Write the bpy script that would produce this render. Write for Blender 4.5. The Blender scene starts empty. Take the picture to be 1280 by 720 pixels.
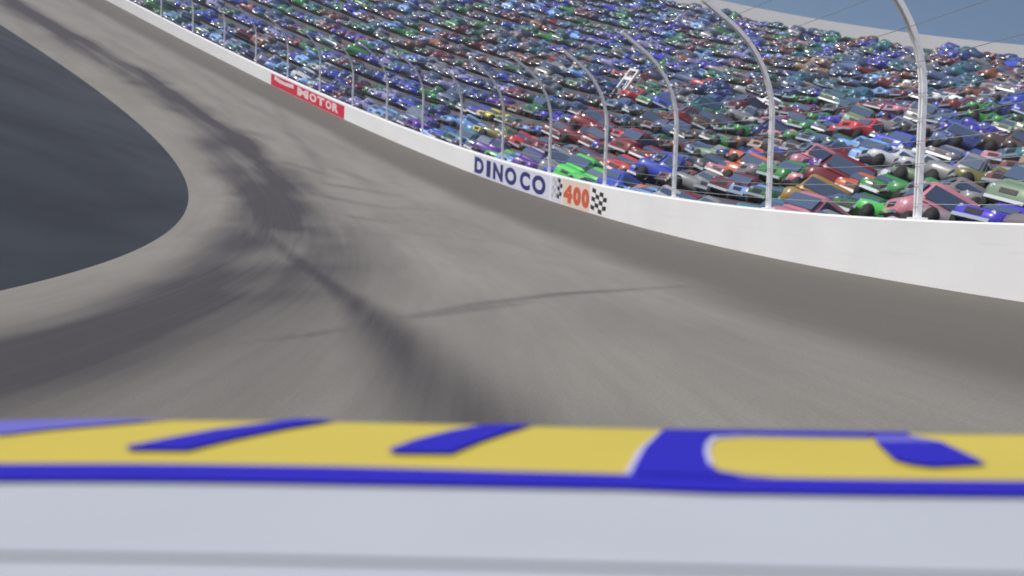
import bpy, bmesh, math, random
import numpy as np
from mathutils import Matrix, Vector
random.seed(11); rng = np.random.default_rng(11)
sc = bpy.context.scene
COL = sc.collection

# ------------------------------------------------------------------ layout numbers of the banked turn (metres)
RI, W, B = 143.762, 18.938, 0.50786          # inner edge radius, track width along the slope, bank angle
HW = 1.44                                    # height of the retaining wall (square to the banking)
CU, HC = 8.624, 1.168                        # where the race car drives on the slope, camera height over the track
YAW, PIT, ROLL = 0.000519, 0.025573, 0.005789
FPX = 1229.44                                # focal length in pixels of a 1280 px wide frame
CB, SB = math.cos(B), math.sin(B)
R0 = np.array([[CB, 0, SB], [0, 1, 0], [-SB, 0, CB]])        # car axes: right, forward, up
CAR0 = np.array([RI + CU * CB, 0, CU * SB])
POS = CAR0 + HC * R0[2]
def cam_axes():
    r, f, u = R0
    f2 = f * math.cos(YAW) - r * math.sin(YAW); r2 = r * math.cos(YAW) + f * math.sin(YAW)
    f3 = f2 * math.cos(PIT) - u * math.sin(PIT); u3 = u * math.cos(PIT) + f2 * math.sin(PIT)
    return np.array([r2 * math.cos(ROLL) + u3 * math.sin(ROLL), f3, u3 * math.cos(ROLL) - r2 * math.sin(ROLL)])
M = cam_axes()
def project(P):
    c = (np.asarray(P, float) - POS) @ M.T
    z = np.maximum(c[..., 1], .2)
    return 640 + FPX * c[..., 0] / z, 360 - FPX * c[..., 2] / z, c[..., 1]
def trk(th, u, h=0.0):                       # a point of the banked track: angle, distance up the slope, height over it
    r = RI + u * CB - h * SB
    return (r * math.cos(th), r * math.sin(th), u * SB + h * CB)

# ------------------------------------------------------------------ camera, sky, sun, exposure
cd = bpy.data.cameras.new('camera'); cam = bpy.data.objects.new('camera', cd); COL.objects.link(cam)
mw = Matrix.Identity(4)
for i in range(3):
    mw[i][0], mw[i][1], mw[i][2], mw[i][3] = M[0][i], M[2][i], -M[1][i], POS[i]
cam.matrix_world = mw
cd.sensor_width = 36; cd.lens = 36 * FPX / 1280; cd.clip_start = .05; cd.clip_end = 6000
cd.dof.use_dof = True; cd.dof.focus_distance = 9.0; cd.dof.aperture_fstop = 34.6 / 16.0
sc.camera = cam
SUN = Vector((-.80, -.32, .52)).normalized()
w = bpy.data.worlds.new('World'); sc.world = w; w.use_nodes = True
nt = w.node_tree; bg = nt.nodes['Background']
sky = nt.nodes.new('ShaderNodeTexSky'); sky.sky_type = 'NISHITA'; sky.sun_disc = False
sky.sun_elevation = math.asin(SUN.z); sky.sun_rotation = math.atan2(SUN.x, SUN.y)
nt.links.new(sky.outputs[0], bg.inputs[0]); bg.inputs[1].default_value = .09
sl = bpy.data.lights.new('sun', 'SUN'); sl.energy = 3.7; sl.angle = math.radians(2.5); sl.color = (1, .975, .94)
so = bpy.data.objects.new('sun', sl); COL.objects.link(so)
so.rotation_euler = SUN.to_track_quat('Z', 'Y').to_euler(); so.location = (0, 0, 300)
sc.view_settings.view_transform = 'Standard'; sc.view_settings.look = 'None'
sc.view_settings.exposure = 0.16; sc.view_settings.gamma = 1

# ------------------------------------------------------------------ helpers
def mat(name, col, rough=.6, metal=0.0, coat=0.0, noise=0.0, nscale=3.0):
    m = bpy.data.materials.new(name); m.use_nodes = True
    p = m.node_tree.nodes['Principled BSDF']
    p.inputs['Base Color'].default_value = (*col, 1); p.inputs['Roughness'].default_value = rough
    p.inputs['Metallic'].default_value = metal; p.inputs['Coat Weight'].default_value = coat
    if noise:
        n = m.node_tree; tc = n.nodes.new('ShaderNodeTexCoord'); nz = n.nodes.new('ShaderNodeTexNoise')
        nz.inputs['Scale'].default_value = nscale; nz.inputs['Detail'].default_value = 6
        n.links.new(tc.outputs['Object'], nz.inputs['Vector'])
        mr = n.nodes.new('ShaderNodeMapRange'); mr.inputs[1].default_value = .3; mr.inputs[2].default_value = .7
        mr.inputs[3].default_value = 1 - noise; mr.inputs[4].default_value = 1 + noise * .4
        n.links.new(nz.outputs[0], mr.inputs[0])
        mx = n.nodes.new('ShaderNodeMix'); mx.data_type = 'RGBA'; mx.blend_type = 'MULTIPLY'; mx.inputs[0].default_value = 1
        mx.inputs[6].default_value = (*col, 1); n.links.new(mr.outputs[0], mx.inputs[7])
        n.links.new(mx.outputs[2], p.inputs['Base Color'])
    return m
def mesh(name, verts, faces, mats=(), smooth=False, mi=None):
    me = bpy.data.meshes.new(name)
    me.from_pydata([tuple(v) for v in verts], [], [tuple(f) for f in faces])
    for m in mats: me.materials.append(m)
    if mi is not None: me.polygons.foreach_set('material_index', np.asarray(mi, np.int32))
    me.polygons.foreach_set('use_smooth', [smooth] * len(me.polygons))
    me.update(); return me
def link(name, data, parent=None, loc=None):
    o = bpy.data.objects.new(name, data); COL.objects.link(o)
    if parent: o.parent = parent
    if loc is not None: o.location = loc
    return o
def tag(o, label=None, cat=None, group=None, kind=None):
    if label: o['label'] = label
    if cat: o['category'] = cat
    if group: o['group'] = group
    if kind: o['kind'] = kind
    return o
def box(c, s):
    x, y, z = c; a, b_, d = s[0] / 2, s[1] / 2, s[2] / 2
    v = [(x + i * a, y + j * b_, z + k * d) for k in (-1, 1) for j in (-1, 1) for i in (-1, 1)]
    f = [(0, 2, 3, 1), (4, 5, 7, 6), (0, 1, 5, 4), (2, 6, 7, 3), (0, 4, 6, 2), (1, 3, 7, 5)]
    return v, f
def join(*vf):
    V, F = [], []
    for v, f in vf:
        o = len(V); V += list(v); F += [tuple(i + o for i in q) for q in f]
    return V, F
def grid_faces(n, m, wrap=False):
    F = []
    for i in range(n - 1):
        for j in range(m if wrap else m - 1):
            a = i * m + j; b_ = i * m + (j + 1) % m
            F.append((a, b_, b_ + m, a + m))
    return F
def cyl(c, r, ln, axis=0, n=14):
    V = []
    for s in (-.5, .5):
        for i in range(n):
            a = 2 * math.pi * i / n; p = [0, 0, 0]
            p[axis] = s * ln; p[(axis + 1) % 3] = r * math.cos(a); p[(axis + 2) % 3] = r * math.sin(a)
            V.append((c[0] + p[0], c[1] + p[1], c[2] + p[2]))
    F = [(i, (i + 1) % n, n + (i + 1) % n, n + i) for i in range(n)]
    F += [tuple(range(n - 1, -1, -1)), tuple(range(n, 2 * n))]
    return V, F

# ------------------------------------------------------------------ ground and infield
mg = mat('dry_grass', (.10, .12, .055), .95, noise=.5, nscale=.05)
TH0, TH1 = -.45, 3.3
v = [(-3000, -3000, -.3), (3000, -3000, -.3), (3000, 3000, -.3), (-3000, 3000, -.3)]
tag(link('ground', mesh('ground', v, [(0, 1, 2, 3)], [mg])), kind='structure')

mi_ = bpy.data.materials.new('infield_asphalt'); mi_.use_nodes = True
n = mi_.node_tree; p = n.nodes['Principled BSDF']; p.inputs['Roughness'].default_value = .8
tc = n.nodes.new('ShaderNodeTexCoord'); mp = n.nodes.new('ShaderNodeMapping'); mp.inputs['Scale'].default_value = (.22, .05, 1)
mp.inputs['Rotation'].default_value = (0, 0, math.radians(50))
n1 = n.nodes.new('ShaderNodeTexNoise'); n1.inputs['Scale'].default_value = 1; n1.inputs['Detail'].default_value = 5
n.links.new(tc.outputs['Object'], mp.inputs[0]); n.links.new(mp.outputs[0], n1.inputs['Vector'])
cr = n.nodes.new('ShaderNodeValToRGB')
cr.color_ramp.elements[0].position = .33; cr.color_ramp.elements[0].color = (.015, .0175, .023, 1)
cr.color_ramp.elements[1].position = .62; cr.color_ramp.elements[1].color = (.042, .047, .056, 1)
n.links.new(n1.outputs[0], cr.inputs[0]); n.links.new(cr.outputs[0], p.inputs['Base Color'])
ring = [((RI + .02) * math.cos(a), (RI + .02) * math.sin(a), -.012) for a in np.linspace(0, 2 * math.pi, 360, endpoint=False)]
tag(link('infield', mesh('infield', ring, [tuple(range(360))], [mi_])), kind='structure')

# ------------------------------------------------------------------ thin bright haze in the bowl
hm = bpy.data.materials.new('haze'); hm.use_nodes = True; hn = hm.node_tree; hn.nodes.clear()
pv = hn.nodes.new('ShaderNodeVolumePrincipled'); ho = hn.nodes.new('ShaderNodeOutputMaterial')
pv.inputs['Color'].default_value = (.86, .89, 1, 1); pv.inputs['Density'].default_value = .0007; pv.inputs['Anisotropy'].default_value = .2
hn.links.new(pv.outputs[0], ho.inputs['Volume'])
tag(link('haze', mesh('haze', *box((0, 0, 45), (6100, 6100, 93)), [hm])), kind='stuff')

# ------------------------------------------------------------------ banked track with its rubber marks
ths = np.concatenate([np.linspace(TH0, -.02, 40)[:-1], np.linspace(-.02, .06, 50)[:-1], np.linspace(.06, .95, 520)[:-1], np.linspace(.95, TH1, 160)])
us = np.linspace(0, W, 120)
S, U = np.meshgrid(ths * RI, us, indexing='ij')
def vnoise(x, y, seed):
    """smooth value noise"""
    t = np.random.default_rng(seed).random((257, 257))
    xi, yi = np.floor(x).astype(int), np.floor(y).astype(int); fx, fy = x - xi, y - yi
    fx, fy = fx * fx * (3 - 2 * fx), fy * fy * (3 - 2 * fy); xi %= 256; yi %= 256
    return (t[xi, yi] * (1 - fx) + t[xi + 1, yi] * fx) * (1 - fy) + (t[xi, yi + 1] * (1 - fx) + t[xi + 1, yi + 1] * fx) * fy
def line_dist(pts):
    d = np.full(S.shape, 1e9); tt = np.zeros(S.shape)
    for i in range(len(pts) - 1):
        a, b_ = np.array(pts[i]), np.array(pts[i + 1]); ab = b_ - a
        t = np.clip(((S - a[0]) * ab[0] + (U - a[1]) * ab[1]) / (ab @ ab), 0, 1)
        q = np.hypot(S - a[0] - t * ab[0], (U - a[1] - t * ab[1]))
        k = q < d; d = np.where(k, q, d); tt = np.where(k, (i + t) / (len(pts) - 1), tt)
    return d, tt
sm = lambda e0, e1, x: (lambda t: t * t * (3 - 2 * t))(np.clip((x - e0) / (e1 - e0), 0, 1))
wob = (vnoise(S / 7 + 40, U * .3 + 9, 1) - .5) * 1.2 + (vnoise(S / 2.2 + 40, U * .5 + 9, 2) - .5) * .5
ctr = np.interp(S, [0, 10, 20, 36, 54, 75, 90, 110, 140, 400], [4.0, 4.0, 4.0, 3.9, 4.2, 5.0, 5.8, 6.0, 5.5, 5.0])
hwd = np.interp(S, [0, 10, 20, 36, 54, 75, 90, 110], [2.4, 2.4, 2.5, 2.7, 2.9, 3.1, 3.1, 3.0])
str1 = vnoise(S / 9 + 80, U * 2.6, 3); str2 = vnoise(S / 3.5 + 80, U * 5, 4); blot = vnoise(S / 4 + 20, U / 1.4 + 7, 5)
big = vnoise(S / 11 + 31, U / 2.1 + 3, 8); diag = vnoise((S + 2.4 * U) / 5 + 60, (U - S * .12) / 1.1 + 60, 9)
rub = .98 * (1 - sm(.1, 1.0, np.abs(U - ctr + wob * 1.0) / hwd)) * np.clip(.12 + .62 * big + .5 * diag + .22 * (str1 - .5) + .2 * (str2 - .5) + .25 * blot, .1, 1)
rub += .26 * (1 - sm(.3, 1.0, np.abs(U - 4.4 + wob) / 4.0)) * sm(6, 14, S) * (.35 + .9 * big) * (1 - .4 * sm(70, 120, S))
rub += .33 * sm(2.0, 3.5, U) * (1 - sm(6.0, 9.5, U + wob)) * (1 - sm(10, 22, S))
core = np.interp(S, [0, 30, 50, 80, 110, 160], [3.6, 4.2, 4.8, 6.0, 6.8, 6.4])
rub += .42 * np.exp(-((U - core + wob * .4) / .55) ** 2) * (.3 + .9 * blot) * sm(24, 46, S)
rub += .30 * (1 - sm(0, 1.6, np.abs(U - 6.6 + wob) )) * sm(8, 25, S) * (.2 + .8 * str1)
d, t = line_dist([(-8, 9.9), (2, 9.0), (6.5, 8.43), (8.6, 8.05), (13.7, 7.2), (19.2, 6.2), (26.4, 4.84), (34.8, 3.6), (48, 2.9)])
rub = np.maximum(rub, .5 * rub + np.interp(S, [0, 9, 13, 20, 40], [.85, .82, .85, .74, .5]) * np.exp(-(d / np.interp(S, [0, 8, 14, 20, 30], [.8, .6, .44, .30, .4])) ** 2) * (.85 + .25 * str2) * (1 - sm(34, 48, S)))
for pts, wd, k in (([(19.4, 13.43), (17.9, 10.6), (16.1, 8.9), (14.2, 7.8), (12.9, 7.06)], .22, .7), ([(16.4, 9.76), (15, 8.6), (13.3, 7.3)], .2, .65),
                   ([(13.2, 7.2), (11.8, 6.47), (10.3, 5.15), (9.1, 4.76), (4, 3.9)], .28, .75),
                   ([(99.3, 15.6), (83.4, 11.4), (67.4, 9.5), (55.7, 7.2)], .55, .3), ([(69.4, 9.1), (63.4, 10.2), (55.7, 11)], .4, .28),
                   ([(120, 14), (102, 12.4), (88, 12.6), (78, 12)], .6, .22), ([(45, 5.5), (37, 8), (33, 11)], .35, .16),
                   ([(52, 6), (47, 9), (45, 12)], .4, .2), ([(62, 5), (56, 9), (52, 11)], .45, .3), ([(58, 5), (50, 7.5), (46, 9.5)], .5, .4), ([(50, 4.5), (43, 7), (40, 8.6)], .45, .42), ([(44, 4), (36, 6.5), (33, 7.6)], .5, .45), ([(72, 6), (64, 8.4), (60, 9.2)], .6, .4), ([(88, 6.5), (80, 8.8)], .7, .4), ([(40, 3), (30, 5.5), (25, 6.6), (20, 7)], .4, .34), ([(30, 3), (22, 5.6), (17, 6.2)], .35, .34), ([(13.4, 6.6), (13.6, 7.6)], .5, .5)):
    d, t = line_dist(pts); rub = np.maximum(rub, k * np.exp(-(d / wd) ** 2) * (.55 + .7 * blot) * np.sin(np.pi * np.clip(t, .06, .94)) ** .4)
rub = np.clip(rub, 0, 1)
lane_edge = np.interp(S, [-60, 8, 14, 20, 30, 45, 70, 85, 140], [13.2, 13.3, 13.5, 13.9, 14.4, 14.4, 14.7, 15.2, 15]) + wob * .35
lane = sm(-1.1, .7, U - lane_edge)
V = np.stack([(RI + U * CB) * np.cos(S / RI), (RI + U * CB) * np.sin(S / RI), U * SB], -1).reshape(-1, 3)
me = bpy.data.meshes.new('track'); nth, nu = S.shape
me.from_pydata(V.tolist(), [], [tuple(reversed(f)) for f in grid_faces(nth, nu)])
me.polygons.foreach_set('use_smooth', [True] * len(me.polygons))
for nm, arr in (('rubber', rub), ('lane', lane), ('along', S), ('across', U)):
    at = me.attributes.new(nm, 'FLOAT', 'POINT'); at.data.foreach_set('value', arr.reshape(-1).astype(np.float32))
mt = bpy.data.materials.new('track_asphalt'); mt.use_nodes = True
n = mt.node_tree; p = n.nodes['Principled BSDF']; p.inputs['Roughness'].default_value = .85
def attr(nm):
    a = n.nodes.new('ShaderNodeAttribute'); a.attribute_name = nm; return a.outputs['Fac']
def tex(sx, sy, detail=4, rough=.5):
    c = n.nodes.new('ShaderNodeCombineXYZ'); 
    for k, (src, s) in enumerate((('along', sx), ('across', sy))):
        mm = n.nodes.new('ShaderNodeMath'); mm.operation = 'MULTIPLY'; mm.inputs[1].default_value = s
        n.links.new(attr(src), mm.inputs[0]); n.links.new(mm.outputs[0], c.inputs[k])
    z = n.nodes.new('ShaderNodeTexNoise'); z.inputs['Scale'].default_value = 1; z.inputs['Detail'].default_value = detail
    z.inputs['Roughness'].default_value = rough
    n.links.new(c.outputs[0], z.inputs['Vector']); return z.outputs[0]
def mixc(fac, a, b_, mode='MIX'):
    m = n.nodes.new('ShaderNodeMix'); m.data_type = 'RGBA'; m.blend_type = mode
    for i, x in ((0, fac), (6, a), (7, b_)):
        if hasattr(x, 'is_linked'): n.links.new(x, m.inputs[i])
        elif i == 0: m.inputs[0].default_value = x
        else: m.inputs[i].default_value = (*x, 1)
    return m.outputs[2]
def rng_(x, a, b_, c, d_):
    m = n.nodes.new('ShaderNodeMapRange'); m.inputs[1].default_value = a; m.inputs[2].default_value = b_
    m.inputs[3].default_value = c; m.inputs[4].default_value = d_; n.links.new(x, m.inputs[0]); return m.outputs[0]
c0 = mixc(rng_(tex(.06, .35), .3, .7, 0, 1), (.190, .174, .152), (.234, .216, .190))
c0 = mixc(1, c0, rng_(tex(.11, .55, 5, .6), .3, .7, .87, 1.08), 'MULTIPLY')
c0 = mixc(attr('lane'), c0, (.114, .103, .087))
rb_ = n.nodes.new('ShaderNodeMath'); rb_.operation = 'MULTIPLY'
n.links.new(attr('rubber'), rb_.inputs[0]); n.links.new(rng_(tex(.05, 5.5, 5, .6), .3, .7, .9, 1.1), rb_.inputs[1])
c0 = mixc(rb_.outputs[0], c0, (.042, .035, .038))
c0 = mixc(1, c0, rng_(tex(.25, 4.5, 5), .3, .7, .945, 1.04), 'MULTIPLY')
c0 = mixc(1, c0, rng_(tex(30, 30, 3), .25, .75, .86, 1.12), 'MULTIPLY')
n.links.new(c0, p.inputs['Base Color'])
bp = n.nodes.new('ShaderNodeBump'); bp.inputs['Strength'].default_value = .25; bp.inputs['Distance'].default_value = .01
n.links.new(tex(40, 40, 4), bp.inputs['Height']); n.links.new(bp.outputs[0], p.inputs['Normal'])
me.materials.append(mt)
tag(link('track', me), kind='structure')

# ------------------------------------------------------------------ white retaining wall with painted signs
WHITE = mat('wall_paint', (.86, .86, .87), .5, noise=.05, nscale=.35)
def wall_strip(th0, th1, sect, n_=None, closed=True):
    n_ = n_ or max(2, int((th1 - th0) * RI / 1.2)); V = []
    for th in np.linspace(th0, th1, n_):
        V += [trk(th, u, h) for u, h in sect]
    F = [tuple(reversed(f)) for f in grid_faces(n_, len(sect), closed)]
    if closed:
        m_ = len(sect); F += [tuple(range(m_)), tuple(range(n_ * m_ - 1, n_ * m_ - m_ - 1, -1))]
    return V, F
WALL = tag(link('retaining_wall', None), 'long white concrete wall along the top of the banked track with painted signs', 'wall')
sect = [(W, -.25), (W, HW - .03), (W + .03, HW), (W + .36, HW), (W + .40, HW - .03), (W + .40, -.25)]
wv, wf = wall_strip(TH0, TH1, sect)
wme = mesh('concrete_body', wv, wf, [WHITE]); wn_ = len(wv) // len(sect)
for nm, arr in (('along', np.repeat(np.linspace(TH0, TH1, wn_) * RI, len(sect))), ('across', np.tile([q[1] for q in sect], wn_))):
    at = wme.attributes.new(nm, 'FLOAT', 'POINT'); at.data.foreach_set('value', arr.astype(np.float32))
_keep = n; n = WHITE.node_tree; wp = n.nodes['Principled BSDF']; src = wp.inputs['Base Color'].links[0].from_socket
c1 = mixc(rng_(tex(.16, 7, 5, .6), .6, .74, 0, .16), src, (.22, .21, .21))
c1 = mixc(rng_(tex(.5, 1.2, 5, .6), .45, .75, 0, .06), c1, (.42, .38, .33))
n.links.new(c1, wp.inputs['Base Color'])
link('concrete_body', wme, WALL)
RW = RI + W * CB
def xy_th(s): return s / RW
def paint(name, polys, m, off, label=None, step=.45):
    """flat painted shapes on the wall face: polygons in (arc metres measured towards the right of the viewer, height)"""
    V, F = [], []
    bm = bmesh.new()
    for poly in polys:
        try: bm.faces.new([bm.verts.new((a, b_, 0)) for a, b_ in poly])
        except ValueError: pass
    bmesh.ops.triangulate(bm, faces=bm.faces[:])
    for _ in range(7):
        es = [e for e in bm.edges if abs(e.verts[0].co.x - e.verts[1].co.x) > step]
        if not es: break
        bmesh.ops.subdivide_edges(bm, edges=es, cuts=1); bmesh.ops.triangulate(bm, faces=bm.faces[:])
    for v_ in bm.verts:
        v_.co = Vector(trk(xy_th(-v_.co.x), W - off, v_.co.y))
    me = bpy.data.meshes.new(name); bm.to_mesh(me); bm.free(); me.materials.append(m)
    o = link(name, me, WALL)
    if label: o['label'] = label
    return o
def text_tris(ch, x0, x1, y0, y1, bold=.03):
    """outline of one character fitted to a box, as triangles"""
    cu = bpy.data.curves.new('t', 'FONT'); cu.body = ch; cu.offset = bold; cu.resolution_u = 6
    o = bpy.data.objects.new('t', cu); COL.objects.link(o)
    dg = bpy.context.evaluated_depsgraph_get(); dg.update(); m_ = o.evaluated_get(dg).to_mesh(); m_.calc_loop_triangles()
    P = np.array([v_.co[:2] for v_ in m_.vertices]); T = [list(t_.vertices) for t_ in m_.loop_triangles]
    o.evaluated_get(dg).to_mesh_clear(); bpy.data.objects.remove(o); bpy.data.curves.remove(cu)
    lo, hi = P.min(0), P.max(0); P = (P - lo) / (hi - lo) * [x1 - x0, y1 - y0] + [x0, y0]
    return [[tuple(P[i]) for i in t_] for t_ in T]
# s below: arc metres (decreasing towards the viewer's right), so x = -s
rect = lambda s0, s1, y0, y1: [(-s0, y0), (-s1, y0), (-s1, y1), (-s0, y1)]
kblue = mat('sign_blue', (.022, .024, .16), .5); kbg = mat('sign_lilac', (.66, .66, .80), .5)
kred = mat('sign_red', (.62, .010, .050), .5); kpink = mat('sign_white', (.80, .62, .64), .5)
korg = mat('sign_orange', (.60, .11, .05), .5); kpeach = mat('sign_peach', (.78, .62, .52), .5); kblk = mat('sign_black', (.02, .02, .022), .5)
kgrey = mat('sign_grey', (.45, .45, .47), .5)
paint('sign_background', [rect(69.75, 55.5, .02, HW - .10)], kbg, .004)
tr = []
for ch, a, b_ in (('D', 69.45, 67.72), ('I', 67.05, 66.35), ('N', 65.75, 63.95), ('O', 63.45, 61.40), ('C', 60.65, 58.95), ('O', 58.45, 56.25)):
    tr += text_tris(ch, -a - .06, -b_ + .06, .14, 1.21, .05)
paint('sign_lettering', tr, kblue, .008)
def flag(s0, s1, y0, y1, nx, ny, shear, wave, ph):
    out = []
    for i in range(nx):
        for j in range(ny):
            if (i + j) % 2: continue
            q = []
            for a, c in ((i, j), (i + 1, j), (i + 1, j + 1), (i, j + 1)):
                fx, fy = a / nx, c / ny
                x = -s0 + (s0 - s1) * fx + shear * (fy - .5); y = y0 + (y1 - y0) * fy + wave * math.sin(ph + fx * 3.2)
                q.append((x, min(max(y, .03), HW - .06)))
            out.append(q)
    return out
paint('flag_emblem', [rect(55.3, 53.55, .04, HW - .1)], kbg, .005)
paint('flag_checks', flag(55.1, 53.8, .2, 1.28, 4, 5, .25, .10, 0), kgrey, .008)
paint('flag_checks', flag(54.2, 53.5, .25, 1.32, 2, 5, .2, .05, 2), kblk, .011)
paint('sign_background', [rect(53.4, 49.3, .03, HW - .07)], kpeach, .004)
tr = []
for ch, a, b_ in (('4', 53.25, 51.85), ('0', 51.75, 50.55), ('0', 50.45, 49.3)): tr += text_tris(ch, -a, -b_, .17, 1.12, .075)
paint('sign_numerals', tr, korg, .008)
paint('flag_emblem', [rect(49.2, 46.7, .10, HW - .12)], WHITE, .005)
paint('flag_checks', flag(49.0, 46.9, .16, 1.20, 4, 5, .22, .09, 2.2), kblk, .009)
paint('red_banner', [rect(119.2, 100.0, .02, HW - .2)], kred, .004, 'red painted banner with white lettering')
tr = []
for ch, a, b_ in (('M', 112.2, 109.3), ('O', 109.0, 107.2), ('T', 107.0, 105.1), ('O', 104.8, 103.3), ('R', 103.1, 101.5)): tr += text_tris(ch, -a, -b_, .28, 1.12, .06)
paint('banner_lettering', tr, kpink, .008)
paint('banner_swoosh', [[(-118.4, .75), (-117.0, .62), (-115.6, .60), (-113.2, .70), (-113.2, 1.12), (-115.6, .95), (-116.6, 1.0), (-118.2, 1.18)]], kpink, .009)

# ------------------------------------------------------------------ catch fence
STEEL = mat('fence_steel', (.90, .90, .93), .45, 0, noise=.06, nscale=4); DARKSTEEL = mat('fence_web', (.12, .12, .14), .5)
FENCE = tag(link('catch_fence', None), 'tall catch fence of pale curved steel posts and cables on top of the wall', 'fence')
def fence_pt(h):                              # (towards the track, height) along the bent post
    h0, R = 2.7, 3.6
    if h <= h0: return 0.0, h, 0.0
    a = (h - h0) / R
    if a <= .95: return R * (1 - math.cos(a)), h0 + R * math.sin(a), a
    e = h - h0 - R * .95
    return R * (1 - math.cos(.95)) + e * math.sin(.95), h0 + R * math.sin(.95) + e * math.cos(.95), .95
HS = [0, .6, 1.4, 2.2, 2.7] + [2.7 + .34 * i for i in range(1, 11)] + [6.6, 7.2]
U0 = W + .18
PH0, DP = .1398, .0527
def sweep(th, cx, cd_, wx, wd):               # box swept along the post; cx = offset along the wall, cd_ = offset in depth
    V = []
    for h in HS:
        du, z, a = fence_pt(h)
        for sx, sd in ((-1, -1), (1, -1), (1, 1), (-1, 1)):
            o_ = cd_ + sd * wd / 2
            u_ = U0 - du + o_ * math.cos(a); z_ = HW + z + o_ * math.sin(a)
            V.append(trk(th + (cx + sx * wx / 2) / RW, u_, z_))
    F = grid_faces(len(HS), 4, True); m_ = len(V)
    return V, F + [(3, 2, 1, 0), (m_ - 4, m_ - 3, m_ - 2, m_ - 1)]
for i in range(-4, 40):
    th = PH0 + DP * i
    po = link('post', mesh('post', *join(sweep(th, -.064, 0, .055, .11), sweep(th, .064, 0, .055, .11)), [STEEL]), FENCE)
    link('post_web', mesh('post_web', *sweep(th, 0, .02, .071, .03), [DARKSTEEL]), po)
    V = []; 
    for z_ in (HW - .004, HW + .05):
        for a_, b_ in ((-.2, -.14), (.2, -.14), (.2, .14), (-.2, .14)): V.append(trk(th + a_ / RW, U0 + b_, z_))
    link('base_plate', mesh('base_plate', V, [(3, 2, 1, 0), (4, 5, 6, 7), (0, 1, 5, 4), (1, 2, 6, 5), (2, 3, 7, 6), (3, 0, 4, 7)], [STEEL]), po)
CABLE = mat('cable_steel', (.42, .42, .42), .35, .5)
for h in (.35, .8, 1.25, 1.75, 2.25, 2.8, 3.5, 4.3, 5.2, 6.2, 7.0):
    V = []; tt = np.linspace(PH0 - 4 * DP, PH0 + 39 * DP, 240)
    du, z, a = fence_pt(h)
    for th in tt:
        for k in range(4):
            q = k * math.pi / 2
            V.append(trk(th, U0 - du - .09 + .008 * math.cos(q), HW + z + .008 * math.sin(q)))
    link('cable', mesh('cable', V, grid_faces(240, 4, True), [CABLE]), FENCE)

# ------------------------------------------------------------------ terraced grandstand
ROWS = 20; R1, Z1, DR, DZ = 163.4, 10.6, 3.2, 2.3
CONC = mat('stand_concrete', (.10, .092, .098), .9, noise=.4, nscale=.5)
prof = [(161.3, -.4), (161.3, Z1)]
for k in range(ROWS):
    prof += [(R1 + DR * k + DR / 2, Z1 + DZ * k), (R1 + DR * k + DR / 2, Z1 + DZ * (k + 1))]
prof += [(prof[-1][0] + 3.5, prof[-1][1]), (prof[-1][0] + 3.5, -.4)]
def lathe(prof, t0, t1, n_):
    V = [(r * math.cos(t), r * math.sin(t), z) for t in np.linspace(t0, t1, n_) for r, z in prof]
    m_ = len(prof)
    return V, [tuple(reversed(f)) for f in grid_faces(n_, m_)] + [tuple(range(m_)), tuple(range(n_ * m_ - 1, n_ * m_ - m_ - 1, -1))]
STAND = tag(link('grandstand', None), 'stepped concrete grandstand packed with cars behind the white wall', 'grandstand')
link('terraces', mesh('terraces', *lathe(prof, -.3, 2.3, 260), [CONC]), STAND)
rt, zt = prof[-2]
link('back_wall', mesh('back_wall', *lathe([(rt - 1, zt - .05), (rt - 1, zt + 3.2), (rt - .6, zt + 3.2), (rt - .6, zt - .05)], -.3, 2.3, 200), [mat('back_wall', (.3, .3, .31), .8)]), STAND)

# ------------------------------------------------------------------ spectator cars
def superloft(stations, n_=14, p_=.42):
    """closed body from sections (y, half width, z bottom, z top)"""
    V = []
    for y, hw, zb, zt_ in stations:
        c, h = (zb + zt_) / 2, (zt_ - zb) / 2
        for i in range(n_):
            a = 2 * math.pi * (i + .5) / n_ - math.pi / 2
            ca, sa = math.cos(a), math.sin(a)
            V.append((hw * math.copysign(abs(ca) ** p_, ca), y, c + h * math.copysign(abs(sa) ** p_, sa)))
    m_ = len(V)
    return V, grid_faces(len(stations), n_, True) + [tuple(range(n_ - 1, -1, -1)), tuple(range(m_ - n_, m_))]
def cabin(y0, y1, zb, zt_, wb, wt, f, r):
    """greenhouse: rounded frustum, f / r = how far windscreen and rear glass lean back; returns shell and glass patches"""
    rings = [(zb, y0, y1, wb), (zt_ - .10, y0 + r * .85, y1 - f * .85, wt + .03), (zt_, y0 + r * 1.1, y1 - f * 1.1, wt - .07), (zt_ + .03, y0 + r * 1.35 + .1, y1 - f * 1.35 - .1, wt - .3)]
    V = []
    for z, a, b_, ww in rings:
        c, h = (a + b_) / 2, (b_ - a) / 2
        for i in range(16):
            t = 2 * math.pi * (i + .5) / 16; ct, st = math.cos(t), math.sin(t)
            V.append((ww * math.copysign(abs(ct) ** .35, ct), c + h * math.copysign(abs(st) ** .35, st), z))
    F = grid_faces(4, 16, True) + [tuple(range(48, 64))]
    def lerp(z): t = (z - zb) / (zt_ - .10 - zb); return y0 + r * .85 * t, y1 - f * .85 * t, wb + (wt + .03 - wb) * t
    za, zc = zb + .14, zt_ - .17
    (ya, yb, wa), (yc, yd, wc) = lerp(za), lerp(zc)
    e = .02
    front = [(-wa * .86, yb + e, za), (wa * .86, yb + e, za), (wc * .88, yd + e, zc), (-wc * .88, yd + e, zc)]
    back = [(wa * .86, ya - e, za), (-wa * .86, ya - e, za), (-wc * .88, yc - e, zc), (wc * .88, yc - e, zc)]
    sides = []
    for s in (1, -1):
        q = [(s * (wa + e), ya + .22, za), (s * (wc + e), yc + .16, zc), (s * (wc + e), yd - .16, zc), (s * (wa + e), yb - .22, za)]
        sides.append(q if s < 0 else q[::-1])
    return (V, F), front, back, sides
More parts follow.
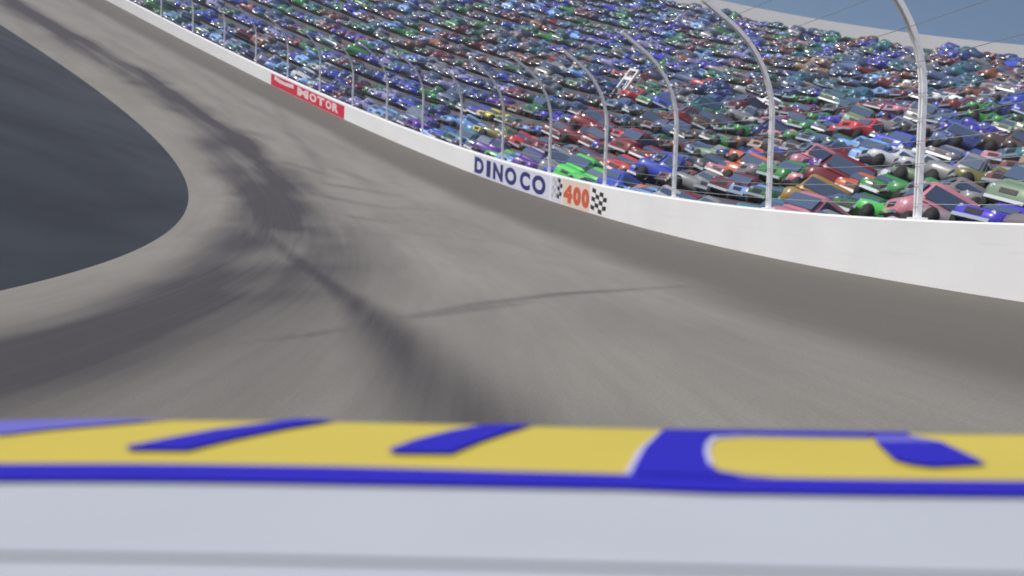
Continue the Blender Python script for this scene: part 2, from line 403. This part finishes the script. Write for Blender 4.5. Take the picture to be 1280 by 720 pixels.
def slab(q, th=.02):
    n_ = (Vector(q[1]) - Vector(q[0])).cross(Vector(q[3]) - Vector(q[0])).normalized() * th
    V = [tuple(Vector(a) - n_) for a in q] + list(q)
    return V, [(3, 2, 1, 0), (4, 5, 6, 7), (0, 1, 5, 4), (1, 2, 6, 5), (2, 3, 7, 6), (3, 0, 4, 7)]
def ball(c, r, sy=.6):
    V, F = [], []
    for i in range(1, 5):
        for j in range(8):
            a, b_ = math.pi * i / 5, 2 * math.pi * j / 8
            V.append((c[0] + r * math.sin(a) * math.cos(b_), c[1] + r * sy * math.cos(a), c[2] + r * math.sin(a) * math.sin(b_)))
    F = [tuple(reversed(f)) for f in grid_faces(4, 8, True)] + [tuple(range(8)), tuple(range(31, 23, -1))]
    return V, F
def make_proto(kind):
    P = {}
    if kind == 'saloon':
        L, hw, belt = 1.72, .88, .86
        st = [(-L, .55, .40, .62), (-L + .08, .76, .30, .78), (-L + .4, .86, .26, .88), (-.5, hw, .26, .90), (.5, hw, .26, .88), (L - .5, .86, .26, .80), (L - .12, .78, .30, .70), (L, .58, .38, .58)]
        cb = cabin(-1.25, .62, .84, 1.36, .76, .60, .48, .42)
    elif kind == 'hatchback':
        L, hw, belt = 1.6, .86, .9
        st = [(-L, .62, .42, .70), (-L + .08, .80, .30, .90), (-L + .4, .85, .26, .95), (.4, hw, .26, .93), (L - .5, .85, .26, .86), (L - .12, .78, .30, .76), (L, .6, .40, .62)]
        cb = cabin(-1.5, .7, .88, 1.46, .76, .62, .5, .22)
    elif kind == 'coupe':
        L, hw = 1.78, .92
        st = [(-L, .60, .40, .66), (-L + .1, .80, .28, .82), (-L + .5, .92, .22, .86), (-.3, hw, .22, .80), (.6, .90, .22, .76), (L - .5, .86, .22, .66), (L - .12, .74, .26, .54), (L, .5, .34, .46)]
        cb = cabin(-1.35, .55, .76, 1.20, .76, .56, .62, .62)
    elif kind == 'pickup truck':
        L, hw = 1.85, .92
        st = [(-L, .82, .45, .85), (-L + .06, .90, .40, .98), (-L + .4, hw, .34, 1.0), (-.2, hw, .34, 1.0), (.5, hw, .34, 1.02), (L - .4, .90, .34, 1.0), (L - .08, .84, .38, .92), (L, .7, .46, .80)]
        cb = cabin(-.62, .82, .98, 1.66, .80, .68, .38, .12)
    else:
        L, hw = 1.75, .92
        st = [(-L, .80, .45, 1.0), (-L + .06, .88, .36, 1.12), (-L + .4, hw, .32, 1.15), (.6, hw, .32, 1.15), (L - .35, .90, .32, 1.08), (L - .06, .82, .36, .96), (L, .66, .44, .82)]
        cb = cabin(-1.66, 1.34, 1.10, 1.92, .84, .74, .5, .10)
    shell, fr, bk, sd = cb
    P['body'] = join(superloft(st), shell)
    yh, wh, zh = st[-2][0], st[-2][1], (st[-2][2] + st[-2][3]) / 2
    P['windscreen'] = slab(fr)
    P['rear_window'] = slab(bk)
    P['side_window'] = [slab(sd[0]), slab(sd[1])]
    if kind == 'pickup truck':
        P['cargo_bed'] = box((0, -1.22, .985), (1.5, 1.02, .06))
    hx = wh * .76; hy = yh + .02; hz = zh + .10
    P['headlight'] = [ball((hx, hy, hz), .115, .4), ball((-hx, hy, hz), .115, .4)]
    P['grille'] = box((0, st[-1][0] - .005, zh + .03), (wh * .78, .07, .16))
    P['bumper'] = join(box((0, st[-1][0] - .0, st[-1][2] - .05), (wh * 1.75, .13, .11)))
    P['wheel'] = [cyl((sx * (hw - .11), sy * (L - .58), .31), .31, .22) for sx in (1, -1) for sy in (1, -1)]
    return P
def paint_mat(name, src):
    m = bpy.data.materials.new(name); m.use_nodes = True; n_ = m.node_tree; p_ = n_.nodes['Principled BSDF']
    if src == 'object':
        a = n_.nodes.new('ShaderNodeObjectInfo').outputs['Color']
    else:
        an = n_.nodes.new('ShaderNodeAttribute'); an.attribute_name = 'paint'; a = an.outputs['Color']
    n_.links.new(a, p_.inputs['Base Color']); p_.inputs['Roughness'].default_value = .36
    p_.inputs['Coat Weight'].default_value = .5; p_.inputs['Coat Roughness'].default_value = .16
    return m
PAINT, PAINTV = paint_mat('car_paint', 'object'), paint_mat('car_paint_crowd', 'attr')
GLASS = mat('car_glass', (.07, .10, .17), .2); LAMP = mat('lamp_glass', (.42, .43, .46), .2)
CHROME = mat('chrome', (.7, .7, .72), .18, .9); DARK = mat('dark_trim', (.02, .02, .022), .5); RUB = mat('tyre_rubber', (.018, .018, .018), .8)
PM = {'body': PAINT, 'windscreen': GLASS, 'rear_window': GLASS, 'side_window': GLASS, 'headlight': LAMP, 'grille': DARK, 'bumper': CHROME, 'wheel': RUB, 'cargo_bed': DARK}
KINDS = ['saloon', 'hatchback', 'coupe', 'pickup truck', 'van']
PROTO = {k: make_proto(k) for k in KINDS}
SMOOTH = {'body', 'headlight', 'wheel'}
PMESH = {}
for k in KINDS:
    PMESH[k] = {}
    for part, vf in PROTO[k].items():
        lst = vf if isinstance(vf, list) else [vf]
        PMESH[k][part] = [mesh(part, v_, f_, [PM[part]], part in SMOOTH) for v_, f_ in lst]

PAL = {'navy blue': (.02, .03, .13), 'royal blue': (.035, .06, .36), 'light blue': (.16, .32, .62), 'slate blue': (.07, .10, .19), 'teal': (.03, .13, .16),
       'lavender': (.24, .22, .42), 'purple': (.10, .03, .26), 'violet blue': (.06, .04, .40), 'dark red': (.15, .018, .022), 'bright red': (.42, .03, .035),
       'maroon': (.10, .02, .03), 'pink': (.42, .16, .20), 'orange red': (.42, .09, .035), 'rust brown': (.17, .06, .035), 'dark brown': (.07, .045, .035),
       'tan': (.30, .20, .13), 'olive': (.13, .12, .035), 'ochre': (.32, .19, .05), 'green': (.04, .20, .05), 'bright green': (.06, .42, .07),
       'dark green': (.025, .09, .035), 'sage green': (.13, .19, .12), 'grey': (.17, .17, .18), 'dark grey': (.055, .055, .062), 'silver': (.40, .41, .44),
       'white': (.68, .68, .70), 'yellow': (.55, .45, .05), 'mauve grey': (.20, .165, .18), 'black': (.02, .02, .024)}
ANCH = """545 125 green;610 180 purple;590 165 light blue;560 150 navy blue;520 130 royal blue;490 150 slate blue;640 130 dark red;655 148 rust brown;705 112 sage green;690 108 grey;680 160 dark brown;640 170 olive;670 208 purple;700 210 grey;648 204 bright green;728 222 bright green;705 158 violet blue;735 170 dark red;730 195 maroon;722 145 slate blue;800 150 slate blue;800 165 dark grey;825 130 green;855 110 slate blue;850 145 dark red;880 150 royal blue;800 200 dark red;800 230 orange red;830 215 violet blue;860 205 slate blue;880 165 dark brown;915 172 green;900 190 sage green;930 190 light blue;890 212 dark grey;935 208 orange red;930 240 maroon;905 215 mauve grey;950 255 light blue;855 228 rust brown;885 248 grey;990 100 dark grey;1000 112 slate blue;1010 135 green;1012 165 green;985 160 pink;985 205 dark brown;1000 232 green;1012 250 ochre;1030 215 purple;1002 215 rust brown;1040 140 violet blue;1060 110 slate blue;1095 118 light blue;1068 155 bright red;1090 190 light blue;1050 203 dark red;1035 182 slate blue;1062 242 orange red;1108 257 bright green;1125 245 green;1072 215 lavender;1130 222 silver;1160 105 grey;1182 103 slate blue;1215 103 teal;1250 103 rust brown;1205 138 dark red;1190 150 royal blue;1243 155 green;1220 168 violet blue;1272 140 royal blue;1262 175 sage green;1210 192 mauve grey;1180 180 mauve grey;1213 215 royal blue;1240 230 olive;1180 230 sage green;1200 242 grey;1250 245 navy blue;1270 222 rust brown;1190 264 mauve grey;1262 266 violet blue;440 110 maroon;482 118 lavender;462 132 lavender;400 108 silver;420 108 royal blue;500 105 royal blue;530 100 slate blue;560 102 lavender;615 160 yellow;575 125 slate blue;600 120 navy blue;620 110 navy blue;660 110 slate blue;760 105 navy blue;745 150 dark brown;700 178 maroon;765 215 rust brown;900 120 navy blue;920 135 slate blue;870 125 grey;960 120 dark grey;1110 150 dark red;1140 140 grey;1020 100 tan;1100 235 rust brown;1235 120 mauve grey;1270 110 mauve grey;1240 195 tan;1265 200 dark brown"""
ANCH = [(float(a.split(' ', 2)[0]), float(a.split(' ', 2)[1]), a.split(' ', 2)[2]) for a in ANCH.split(';')]
LEFT = ['light blue', 'lavender', 'royal blue', 'light blue', 'violet blue', 'slate blue', 'slate blue', 'royal blue', 'lavender', 'navy blue', 'light blue', 'teal', 'purple', 'dark green', 'dark red', 'green']
MIDP = ['slate blue', 'dark red', 'bright red', 'royal blue', 'dark brown', 'mauve grey', 'maroon', 'light blue', 'teal', 'rust brown', 'dark green', 'royal blue', 'silver', 'green', 'orange red']
RIGHT = ['slate blue', 'grey', 'mauve grey', 'rust brown', 'dark red', 'violet blue', 'royal blue', 'dark green', 'sage green', 'dark grey', 'silver', 'tan', 'teal', 'pink', 'navy blue', 'maroon', 'white']
UPPER = ['slate blue', 'navy blue', 'royal blue', 'light blue', 'teal', 'violet blue', 'mauve grey', 'dark red', 'green', 'dark green', 'lavender', 'grey', 'rust brown']

slots = []
for k in range(ROWS):
    Rk, zk = R1 + DR * k - .05, Z1 + DZ * k
    pitch = 2.12 / Rk
    for j in range(int(-.2 / pitch), int(2.2 / pitch)):
        th = (j + .5 * (k % 2) + random.uniform(-.14, .14)) * pitch
        slots.append((k, th, Rk + random.uniform(-.35, .1), zk, random.gauss(0, .5), random.uniform(1.02, 1.26)))
slots = [(*s[:5], min(s[5], 1.0)) if s[0] < 2 and s[1] < .3 else s for s in slots]
def slot_pt(s, dz=.85): return (s[2] * math.cos(s[1]), s[2] * math.sin(s[1]), s[3] + dz)
SX, SY, SD = project(np.array([slot_pt(s) for s in slots]))
def post_lines():
    out = []
    for i in range(-2, 40):
        th = PH0 + DP * i
        P = []
        for h in HS:
            du, z, a = fence_pt(h); P.append(trk(th, U0 - du, HW + z))
        x, y, d_ = project(np.array(P)); out.append((i, x, y, d_))
    return out
PL = post_lines()
def bay(x, y):
    n_ = 0
    for i, px, py, d_ in PL:
        if d_[0] < 1: continue
        o_ = np.argsort(py); xx = np.interp(y, py[o_], px[o_])
        if i >= 0 and xx > x: n_ += 1
    return n_
ORD = ['bottom', 'second', 'third', 'fourth', 'fifth', 'sixth', 'seventh', 'eighth', 'ninth', 'tenth', 'eleventh', 'twelfth', 'thirteenth', 'fourteenth', 'fifteenth', 'sixteenth', 'seventeenth', 'eighteenth', 'nineteenth', 'topmost']
NUM = ['first', 'second', 'third', 'fourth', 'fifth', 'sixth', 'seventh', 'eighth', 'ninth', 'tenth', 'eleventh', 'twelfth', 'thirteenth', 'fourteenth']
def bay_words(n_):
    if n_ == 0: return 'right of the rightmost fence post'
    return f'behind the {NUM[n_ - 1]} fence gap from the right'
fk = int(np.argmin(np.hypot(SX - 782, SY - 122) + (SD > 75) * 50))
inview = (SX > -40) & (SX < 1320) & (SY > -25) & (SD > 4)
order = [i for i in np.argsort(SD) if inview[i] and i != fk]
single = order[:296]; rest = [i for i in range(len(slots)) if i not in set(single) and i != fk]
def pick_colour(i):
    x, y = SX[i], SY[i]
    best = min(ANCH, key=lambda a: (a[0] - x) ** 2 + 1.5 * (a[1] - y) ** 2)
    d_ = math.hypot(best[0] - x, 1.2 * (best[1] - y))
    if d_ < 26 and random.random() < .75: return best[2]
    return random.choice(UPPER if y < 92 else LEFT if x < 640 else MIDP if x < 900 else RIGHT)
def pick_kind(i):
    return random.choices(KINDS, (5, 4, 3, 2, 1.3))[0]
CNAME = {'saloon': 'spectator_car', 'hatchback': 'spectator_car', 'coupe': 'spectator_car', 'pickup truck': 'spectator_pickup', 'van': 'spectator_van'}
CCAT = {'saloon': 'car', 'hatchback': 'car', 'coupe': 'car', 'pickup truck': 'pickup truck', 'van': 'van'}
def place(s):
    k, th, r, z, yaw, sc_ = s
    return (r * math.cos(th), r * math.sin(th), z), th + math.pi / 2 + yaw, sc_     # +Y of the car points at the track
used = {}
for i in single:
    s = slots[i]; n_ = bay(SX[i], SY[i]); key = (s[0], n_)
    seen = used.setdefault(key, set())
    for att in range(60):
        c, kd = pick_colour(i), pick_kind(i)
        if att > 6: c = random.choice(list(PAL)) if att > 25 else random.choice(MIDP + RIGHT + LEFT)
        if (c, kd) not in seen: break
    seen.add((c, kd))
    loc, rz, f_ = place(s)
    root = link(CNAME[kd], None, None, loc); root.rotation_euler = (0, 0, rz); root.scale = (f_, f_ * .8, f_ * 1.08)
    root.empty_display_size = .3
    lab = f'{c} {kd} in the {ORD[s[0]]} row, ' + bay_words(n_)
    tag(root, lab, CCAT[kd], 'cars parked on the grandstand terraces')
    base = np.array(PAL[c]) * random.uniform(.95, 1.4)
    for part, mlist in PMESH[kd].items():
        for mm in mlist:
            o = link(part, mm, root)
            if part == 'body': o.color = (*np.clip(base, 0, 1), 1)
# the rest of the crowd, further away or out of the frame: one object
VV, FF, MI, CC, off = [], [], [], [], 0
SM = [PAINTV, GLASS, LAMP, DARK, CHROME]
cache = {}
for kd in KINDS:
    vs, fs, ms = [], [], []
    for part, idx in (('body', 0), ('windscreen', 1), ('rear_window', 1), ('side_window', 1), ('headlight', 2), ('grille', 3), ('bumper', 4)):
        lst = PROTO[kd][part]
        for v_, f_ in (lst if isinstance(lst, list) else [lst]):
            o_ = len(vs); vs += list(v_); fs += [tuple(q + o_ for q in g) for g in f_]; ms += [idx] * len(f_)
    cache[kd] = (np.array(vs, float), fs, ms)
for i in rest:
    if slots[i][1] < -.05 or (SY[i] < -160 and SD[i] > 1): continue
    kd, c = pick_kind(i), pick_colour(i)
    (x, y, z), rz, f_ = place(slots[i]); v_, fs, ms = cache[kd]; v_ = v_ * [1, .8, 1.08]
    ca, sa = math.cos(rz) * f_, math.sin(rz) * f_
    VV.append(np.stack([v_[:, 0] * ca - v_[:, 1] * sa + x, v_[:, 0] * sa + v_[:, 1] * ca + y, v_[:, 2] * f_ + z], 1))
    FF += [tuple(q + off for q in g) for g in fs]; MI += ms; off += len(v_)
    CC.append(np.tile([*np.clip(np.array(PAL[c]) * random.uniform(.95, 1.4), 0, 1), 1], (len(v_), 1)))
me = mesh('distant_spectator_cars', np.concatenate(VV).tolist(), FF, SM, True, MI)
ca_ = me.attributes.new('paint', 'FLOAT_COLOR', 'POINT'); ca_.data.foreach_set('color', np.concatenate(CC).reshape(-1).astype(np.float32))
tag(link('distant_spectator_cars', me), 'far mass of small parked cars filling the distant rows of the grandstand', 'cars', kind='stuff')

# grey forklift with a pale mast among the cars
loc, rz, f_ = place(slots[fk])
FK = tag(link('forklift', None, None, loc), 'grey forklift with a tilted white mast standing among the cars on the terraces', 'forklift')
FK.rotation_euler = (0, 0, rz - .5); FK.scale = (1.55,) * 3
fkg = mat('forklift_grey', (.20, .20, .215), .5); fkw = mat('forklift_white', (.72, .74, .74), .35)
link('chassis', mesh('chassis', *superloft([(-1.5, .6, .3, 1.3), (-1.3, .8, .25, 1.45), (-.3, .85, .25, 1.3), (.5, .82, .25, 1.1), (.8, .7, .3, .9)]), [fkg], True), FK)
def bar(a, b_, w_, d_):
    a, b_ = Vector(a), Vector(b_); z_ = (b_ - a).normalized(); x_ = Vector((1, 0, 0)); y_ = z_.cross(x_).normalized()
    V = [tuple(q + x_ * sx * w_ / 2 + y_ * sy * d_ / 2) for q in (a, b_) for sx, sy in ((-1, -1), (1, -1), (1, 1), (-1, 1))]
    return V, [(3, 2, 1, 0), (4, 5, 6, 7), (0, 1, 5, 4), (1, 2, 6, 5), (2, 3, 7, 6), (3, 0, 4, 7)]
mast = link('mast', mesh('mast', *join(bar((.42, .9, .2), (.42, .55, 2.5), .13, .16), bar((-.42, .9, .2), (-.42, .55, 2.5), .13, .16)), [fkw]), FK)
link('crossbar', mesh('crossbar', *box((0, .66, 1.75), (.98, .12, .22)), [fkw]), mast)
link('crossbar', mesh('crossbar', *box((0, .58, 2.42), (.98, .12, .14)), [fkw]), mast)
for x in (-.3, .3): link('fork', mesh('fork', *join(box((x, 1.35, .3), (.12, .95, .06)), box((x, .95, .6), (.12, .06, .6))), [DARK]), FK)
link('roof_guard', mesh('roof_guard', *join(box((0, -.25, 2.1), (1.2, 1.1, .07)), *[bar((sx * .55, y_, 1.1), (sx * .55, y_ * .9, 2.08), .07, .07) for sx in (1, -1) for y_ in (-.72, .26)]), [fkw]), FK)
for sx in (1, -1):
    for sy in (.5, -.95): link('wheel', mesh('wheel', *cyl((sx * .8, sy, .34), .34, .24), [RUB], True), FK)

# ------------------------------------------------------------------ the race car under the camera (bonnet in view)
RC = tag(link('race_car', None), 'white race car bonnet with yellow nose panel and blue lettering filling the foreground', 'race car')
mm = Matrix.Identity(4)
for i in range(3): mm[i][0], mm[i][1], mm[i][2], mm[i][3] = R0[0][i], R0[1][i], R0[2][i], CAR0[i]
RC.matrix_world = mm
def ray(x, y):                                  # pixel of the photograph -> direction in the car's own axes
    return R0 @ (np.array([(x - 640) / FPX, 1, -(y - 360) / FPX]) @ M)
YN = 1.55
edge = [(0, 530), (120, 528.3), (250, 527.4), (400, 528.8), (560, 532), (700, 535.5), (830, 538.8), (980, 541.5), (1140, 544), (1280, 545.5)]
pts = []
for e in edge:
    d_ = ray(*e); d_ = d_ * (YN / d_[1]); pts.append((d_[0], HC + d_[2]))
coef = np.polyfit([q[0] for q in pts], [q[1] for q in pts], 4)
XC, XW = -.06, 1.06
NOSE = [(1.55, 0), (1.60, -.014), (1.65, -.045), (1.69, -.10), (1.72, -.19), (1.735, -.32), (1.72, -.60)]
def arch(x):
    xl, xr = -.86, .86
    xc = min(max(x, xl), xr); z = np.polyval(coef, xc)
    return z - .55 * max(0, abs(x - xc) - .0) ** 2 - .02 * max(0, abs(x - xc))
def top(x, y):
    z = arch(x)
    if y > YN: z += np.interp(y, [a for a, b_ in NOSE[:6]], [b_ for a, b_ in NOSE[:6]])
    return z
def decal(name, poly, m, off, img=True, parent=None):
    if img:
        hp = []
        for x, y in poly:
            d_ = ray(x, y); t = (HC - .92) / -d_[2]
            for _ in range(12): t = (HC - arch(t * d_[0])) / -d_[2]
            t = min(t, 1.64 / d_[1]); hp.append((t * d_[0], t * d_[1]))
    else: hp = poly
    bm = bmesh.new(); bm.faces.new([bm.verts.new((a, b_, 0)) for a, b_ in hp]); bmesh.ops.triangulate(bm, faces=bm.faces[:])
    lim = XW - .1
    for x0, sgn in ((XC - lim, -1), (XC + lim, 1)):
        bmesh.ops.bisect_plane(bm, geom=bm.verts[:] + bm.edges[:] + bm.faces[:], plane_co=(x0, 0, 0), plane_no=(sgn, 0, 0), clear_outer=True)
    for x0 in np.arange(XC - lim + .03, XC + lim, .03):
        bmesh.ops.bisect_plane(bm, geom=bm.verts[:] + bm.edges[:] + bm.faces[:], plane_co=(x0, 0, 0), plane_no=(1, 0, 0))
    for y0 in (1.53, 1.55, 1.575, 1.60, 1.625, 1.65):
        bmesh.ops.bisect_plane(bm, geom=bm.verts[:] + bm.edges[:] + bm.faces[:], plane_co=(0, y0, 0), plane_no=(0, 1, 0))
    bmesh.ops.recalc_face_normals(bm, faces=bm.faces[:])
    for v_ in bm.verts: v_.co.z = top(v_.co.x, v_.co.y) + off
    for f in bm.faces:
        f.normal_update()
        if f.normal.z < 0: f.normal_flip()
        f.smooth = True
    me = bpy.data.meshes.new(name); bm.to_mesh(me); bm.free(); me.materials.append(m)
    return link(name, me, parent or BODY), hp
def grown(hp, g):
    a = sum(hp[i][0] * hp[(i + 1) % len(hp)][1] - hp[(i + 1) % len(hp)][0] * hp[i][1] for i in range(len(hp)))
    s = 1 if a > 0 else -1; out = []
    for i in range(len(hp)):
        p0, p1, p2 = (Vector(hp[j % len(hp)]) for j in (i - 1, i, i + 1))
        e1, e2 = (p1 - p0).normalized(), (p2 - p1).normalized()
        nn = (Vector((e1.y, -e1.x)) + Vector((e2.y, -e2.x))) * s
        nn = nn.normalized() * g if nn.length > .3 else (e1 - e2).normalized() * g
        out.append((p1.x + nn.x, p1.y + nn.y))
    return out
def car_paint(name, c): m = mat(name, c, .5, 0, 0, noise=.05, nscale=2); m.node_tree.nodes['Principled BSDF'].inputs['Specular IOR Level'].default_value = .25; return m
cw, cy, cbl, clb, cwl = car_paint('bonnet_white', (.45, .465, .51)), car_paint('bonnet_yellow', (.57, .455, .075)), car_paint('bonnet_blue', (.016, .009, .42)), car_paint('bonnet_pale_blue', (.15, .14, .52)), car_paint('outline_white', (.52, .50, .72))
xs = np.concatenate([[XC - XW, XC - XW + .02, XC - XW + .06], np.linspace(XC - XW + .12, XC + XW - .12, 140), [XC + XW - .06, XC + XW - .02, XC + XW]])
ys = [-3.2, -3.0, -2.4, -1.6, -.8, -.4, 0, .3, .6, .9, 1.2, 1.4, 1.5, 1.53] + [a for a, b_ in NOSE[:6]]
V = []
for y in ys:
    V.append((xs[0] + .04, y, .22)); V.append((xs[0] - .02, y, .55))
    for x in xs: V.append((x, y, top(x, y)))
    V.append((xs[-1] + .02, y, .55)); V.append((xs[-1] - .04, y, .22))
nx = len(xs) + 4
for y in (1.70,):
    for x in [xs[0] + .04, xs[0] - .02, *xs, xs[-1] + .02, xs[-1] - .04]: V.append((x, y, .24))
F = grid_faces(len(ys) + 1, nx) + [tuple(range(nx))]
F = [tuple(reversed(f)) for f in F]
BODY = link('body', mesh('body', V, F, [cw], True), RC)
YEL, _ = decal('yellow_panel', [(-330, 533), (0, 527), (430, 525), (830, 525), (1280, 530), (1560, 540), (1560, 612), (1280, 606), (900, 601), (640, 594), (430, 588), (0, 584.5), (-330, 582)], cy, .002)
# run the yellow over the rounded nose
decal('nose_stripe', [(XC - XW + .13, 1.54), (XC - XW + .13, 1.70), (XC + XW - .13, 1.70), (XC + XW - .13, 1.54)], cy, .0025, False)
decal('blue_border', [(-330, 582), (0, 584.5), (430, 588), (640, 594), (780, 597.5), (900, 601), (1280, 606), (1560, 612), (1560, 630), (1280, 624.5), (900, 620), (780, 615), (430, 609), (0, 605), (-330, 603)], cbl, .005)
def stroke(poly, m=cbl, outline=True):
    o, hp = decal('blue_lettering', poly, m, .007)
    if outline: decal('white_outline', grown(hp, .011), cwl, .0045)
stroke([(156, 564), (201, 555), (269, 542), (336, 533.5), (369, 529), (420, 529.5), (356, 540), (289, 554), (232, 568), (161, 567.5)])
stroke([(484, 568), (519, 555), (562, 543.7), (601, 536.5), (666, 535), (637, 543.7), (601, 556), (563, 572), (493, 571.5)])
stroke([(1095, 557.4), (1176, 557.4), (1233, 585), (1165, 588.7), (1140, 585.5), (1118, 580)])
decal('pale_lettering', [(-330, 534), (0, 530.5), (160, 528.6), (213, 528), (120, 536), (60, 541), (0, 548), (-330, 580)], clb, .006)
decal('pale_lettering', [(1093, 549.5), (1140, 549.5), (1176, 556.8), (1094, 556.8)], clb, .006)
for dv in ([(829, 541.5), (806, 565), (788, 598), (907, 602), (884.7, 585.5), (879, 569), (881, 557), (888, 549.5), (894, 541.9)],
           [(893, 541.9), (980, 542.8), (1136, 545), (1136, 549), (1086, 549.8), (928, 547), (889, 548.6)],
           [(884.7, 585.5), (899, 594.5), (928, 599.3), (975, 602.6), (905, 602)]):
    decal('blue_divider', dv, cbl, .0065)
decal('white_outline', [(826, 541), (829, 541.5), (806, 565), (788, 597), (780, 597), (798, 565)], cwl, .004)
decal('white_outline', [(889, 548.6), (928, 547), (1086, 549.8), (1086, 551.2), (932, 549), (898, 551), (889, 557), (887, 570), (892, 584), (884.7, 585.5), (879, 569), (881, 557)], cwl, .004)
# bonnet fittings near the windscreen, windscreen, cabin, wheels, spoiler
RUBBER = mat('seal_rubber', (.03, .03, .032), .6)
decal('shut_line', [(XC - .82, .832), (XC - .82, .838), (XC + .82, .838), (XC + .82, .832)], RUBBER, .002, False)
(shell, fr, bk, sd) = cabin(-2.35, -.22, .86, 1.30, .86, .66, .50, .60)
link('roof', mesh('roof', *shell, [cw], True), RC)
link('windscreen', mesh('windscreen', *slab(fr), [GLASS]), RC); link('rear_window', mesh('rear_window', *slab(bk), [GLASS]), RC)
for q in sd: link('side_window', mesh('side_window', *slab(q), [GLASS]), RC)
for sx in (XC - XW + .12, XC + XW - .12):
    for sy in (1.05, -2.3):
        wl = link('wheel', mesh('wheel', *cyl((sx, sy, .33), .33, .28, 0, 28), [RUB], True), RC)
        link('rim', mesh('rim', *cyl((sx + (.145 if sx > 0 else -.145), sy, .33), .2, .02, 0, 24), [CHROME]), wl)
link('spoiler', mesh('spoiler', *join(bar((XC - .9, -3.12, 1.12), (XC + .9, -3.12, 1.12), .04, .22) if False else box((XC, -3.12, 1.0), (1.8, .03, .24))), [cbl]), RC)
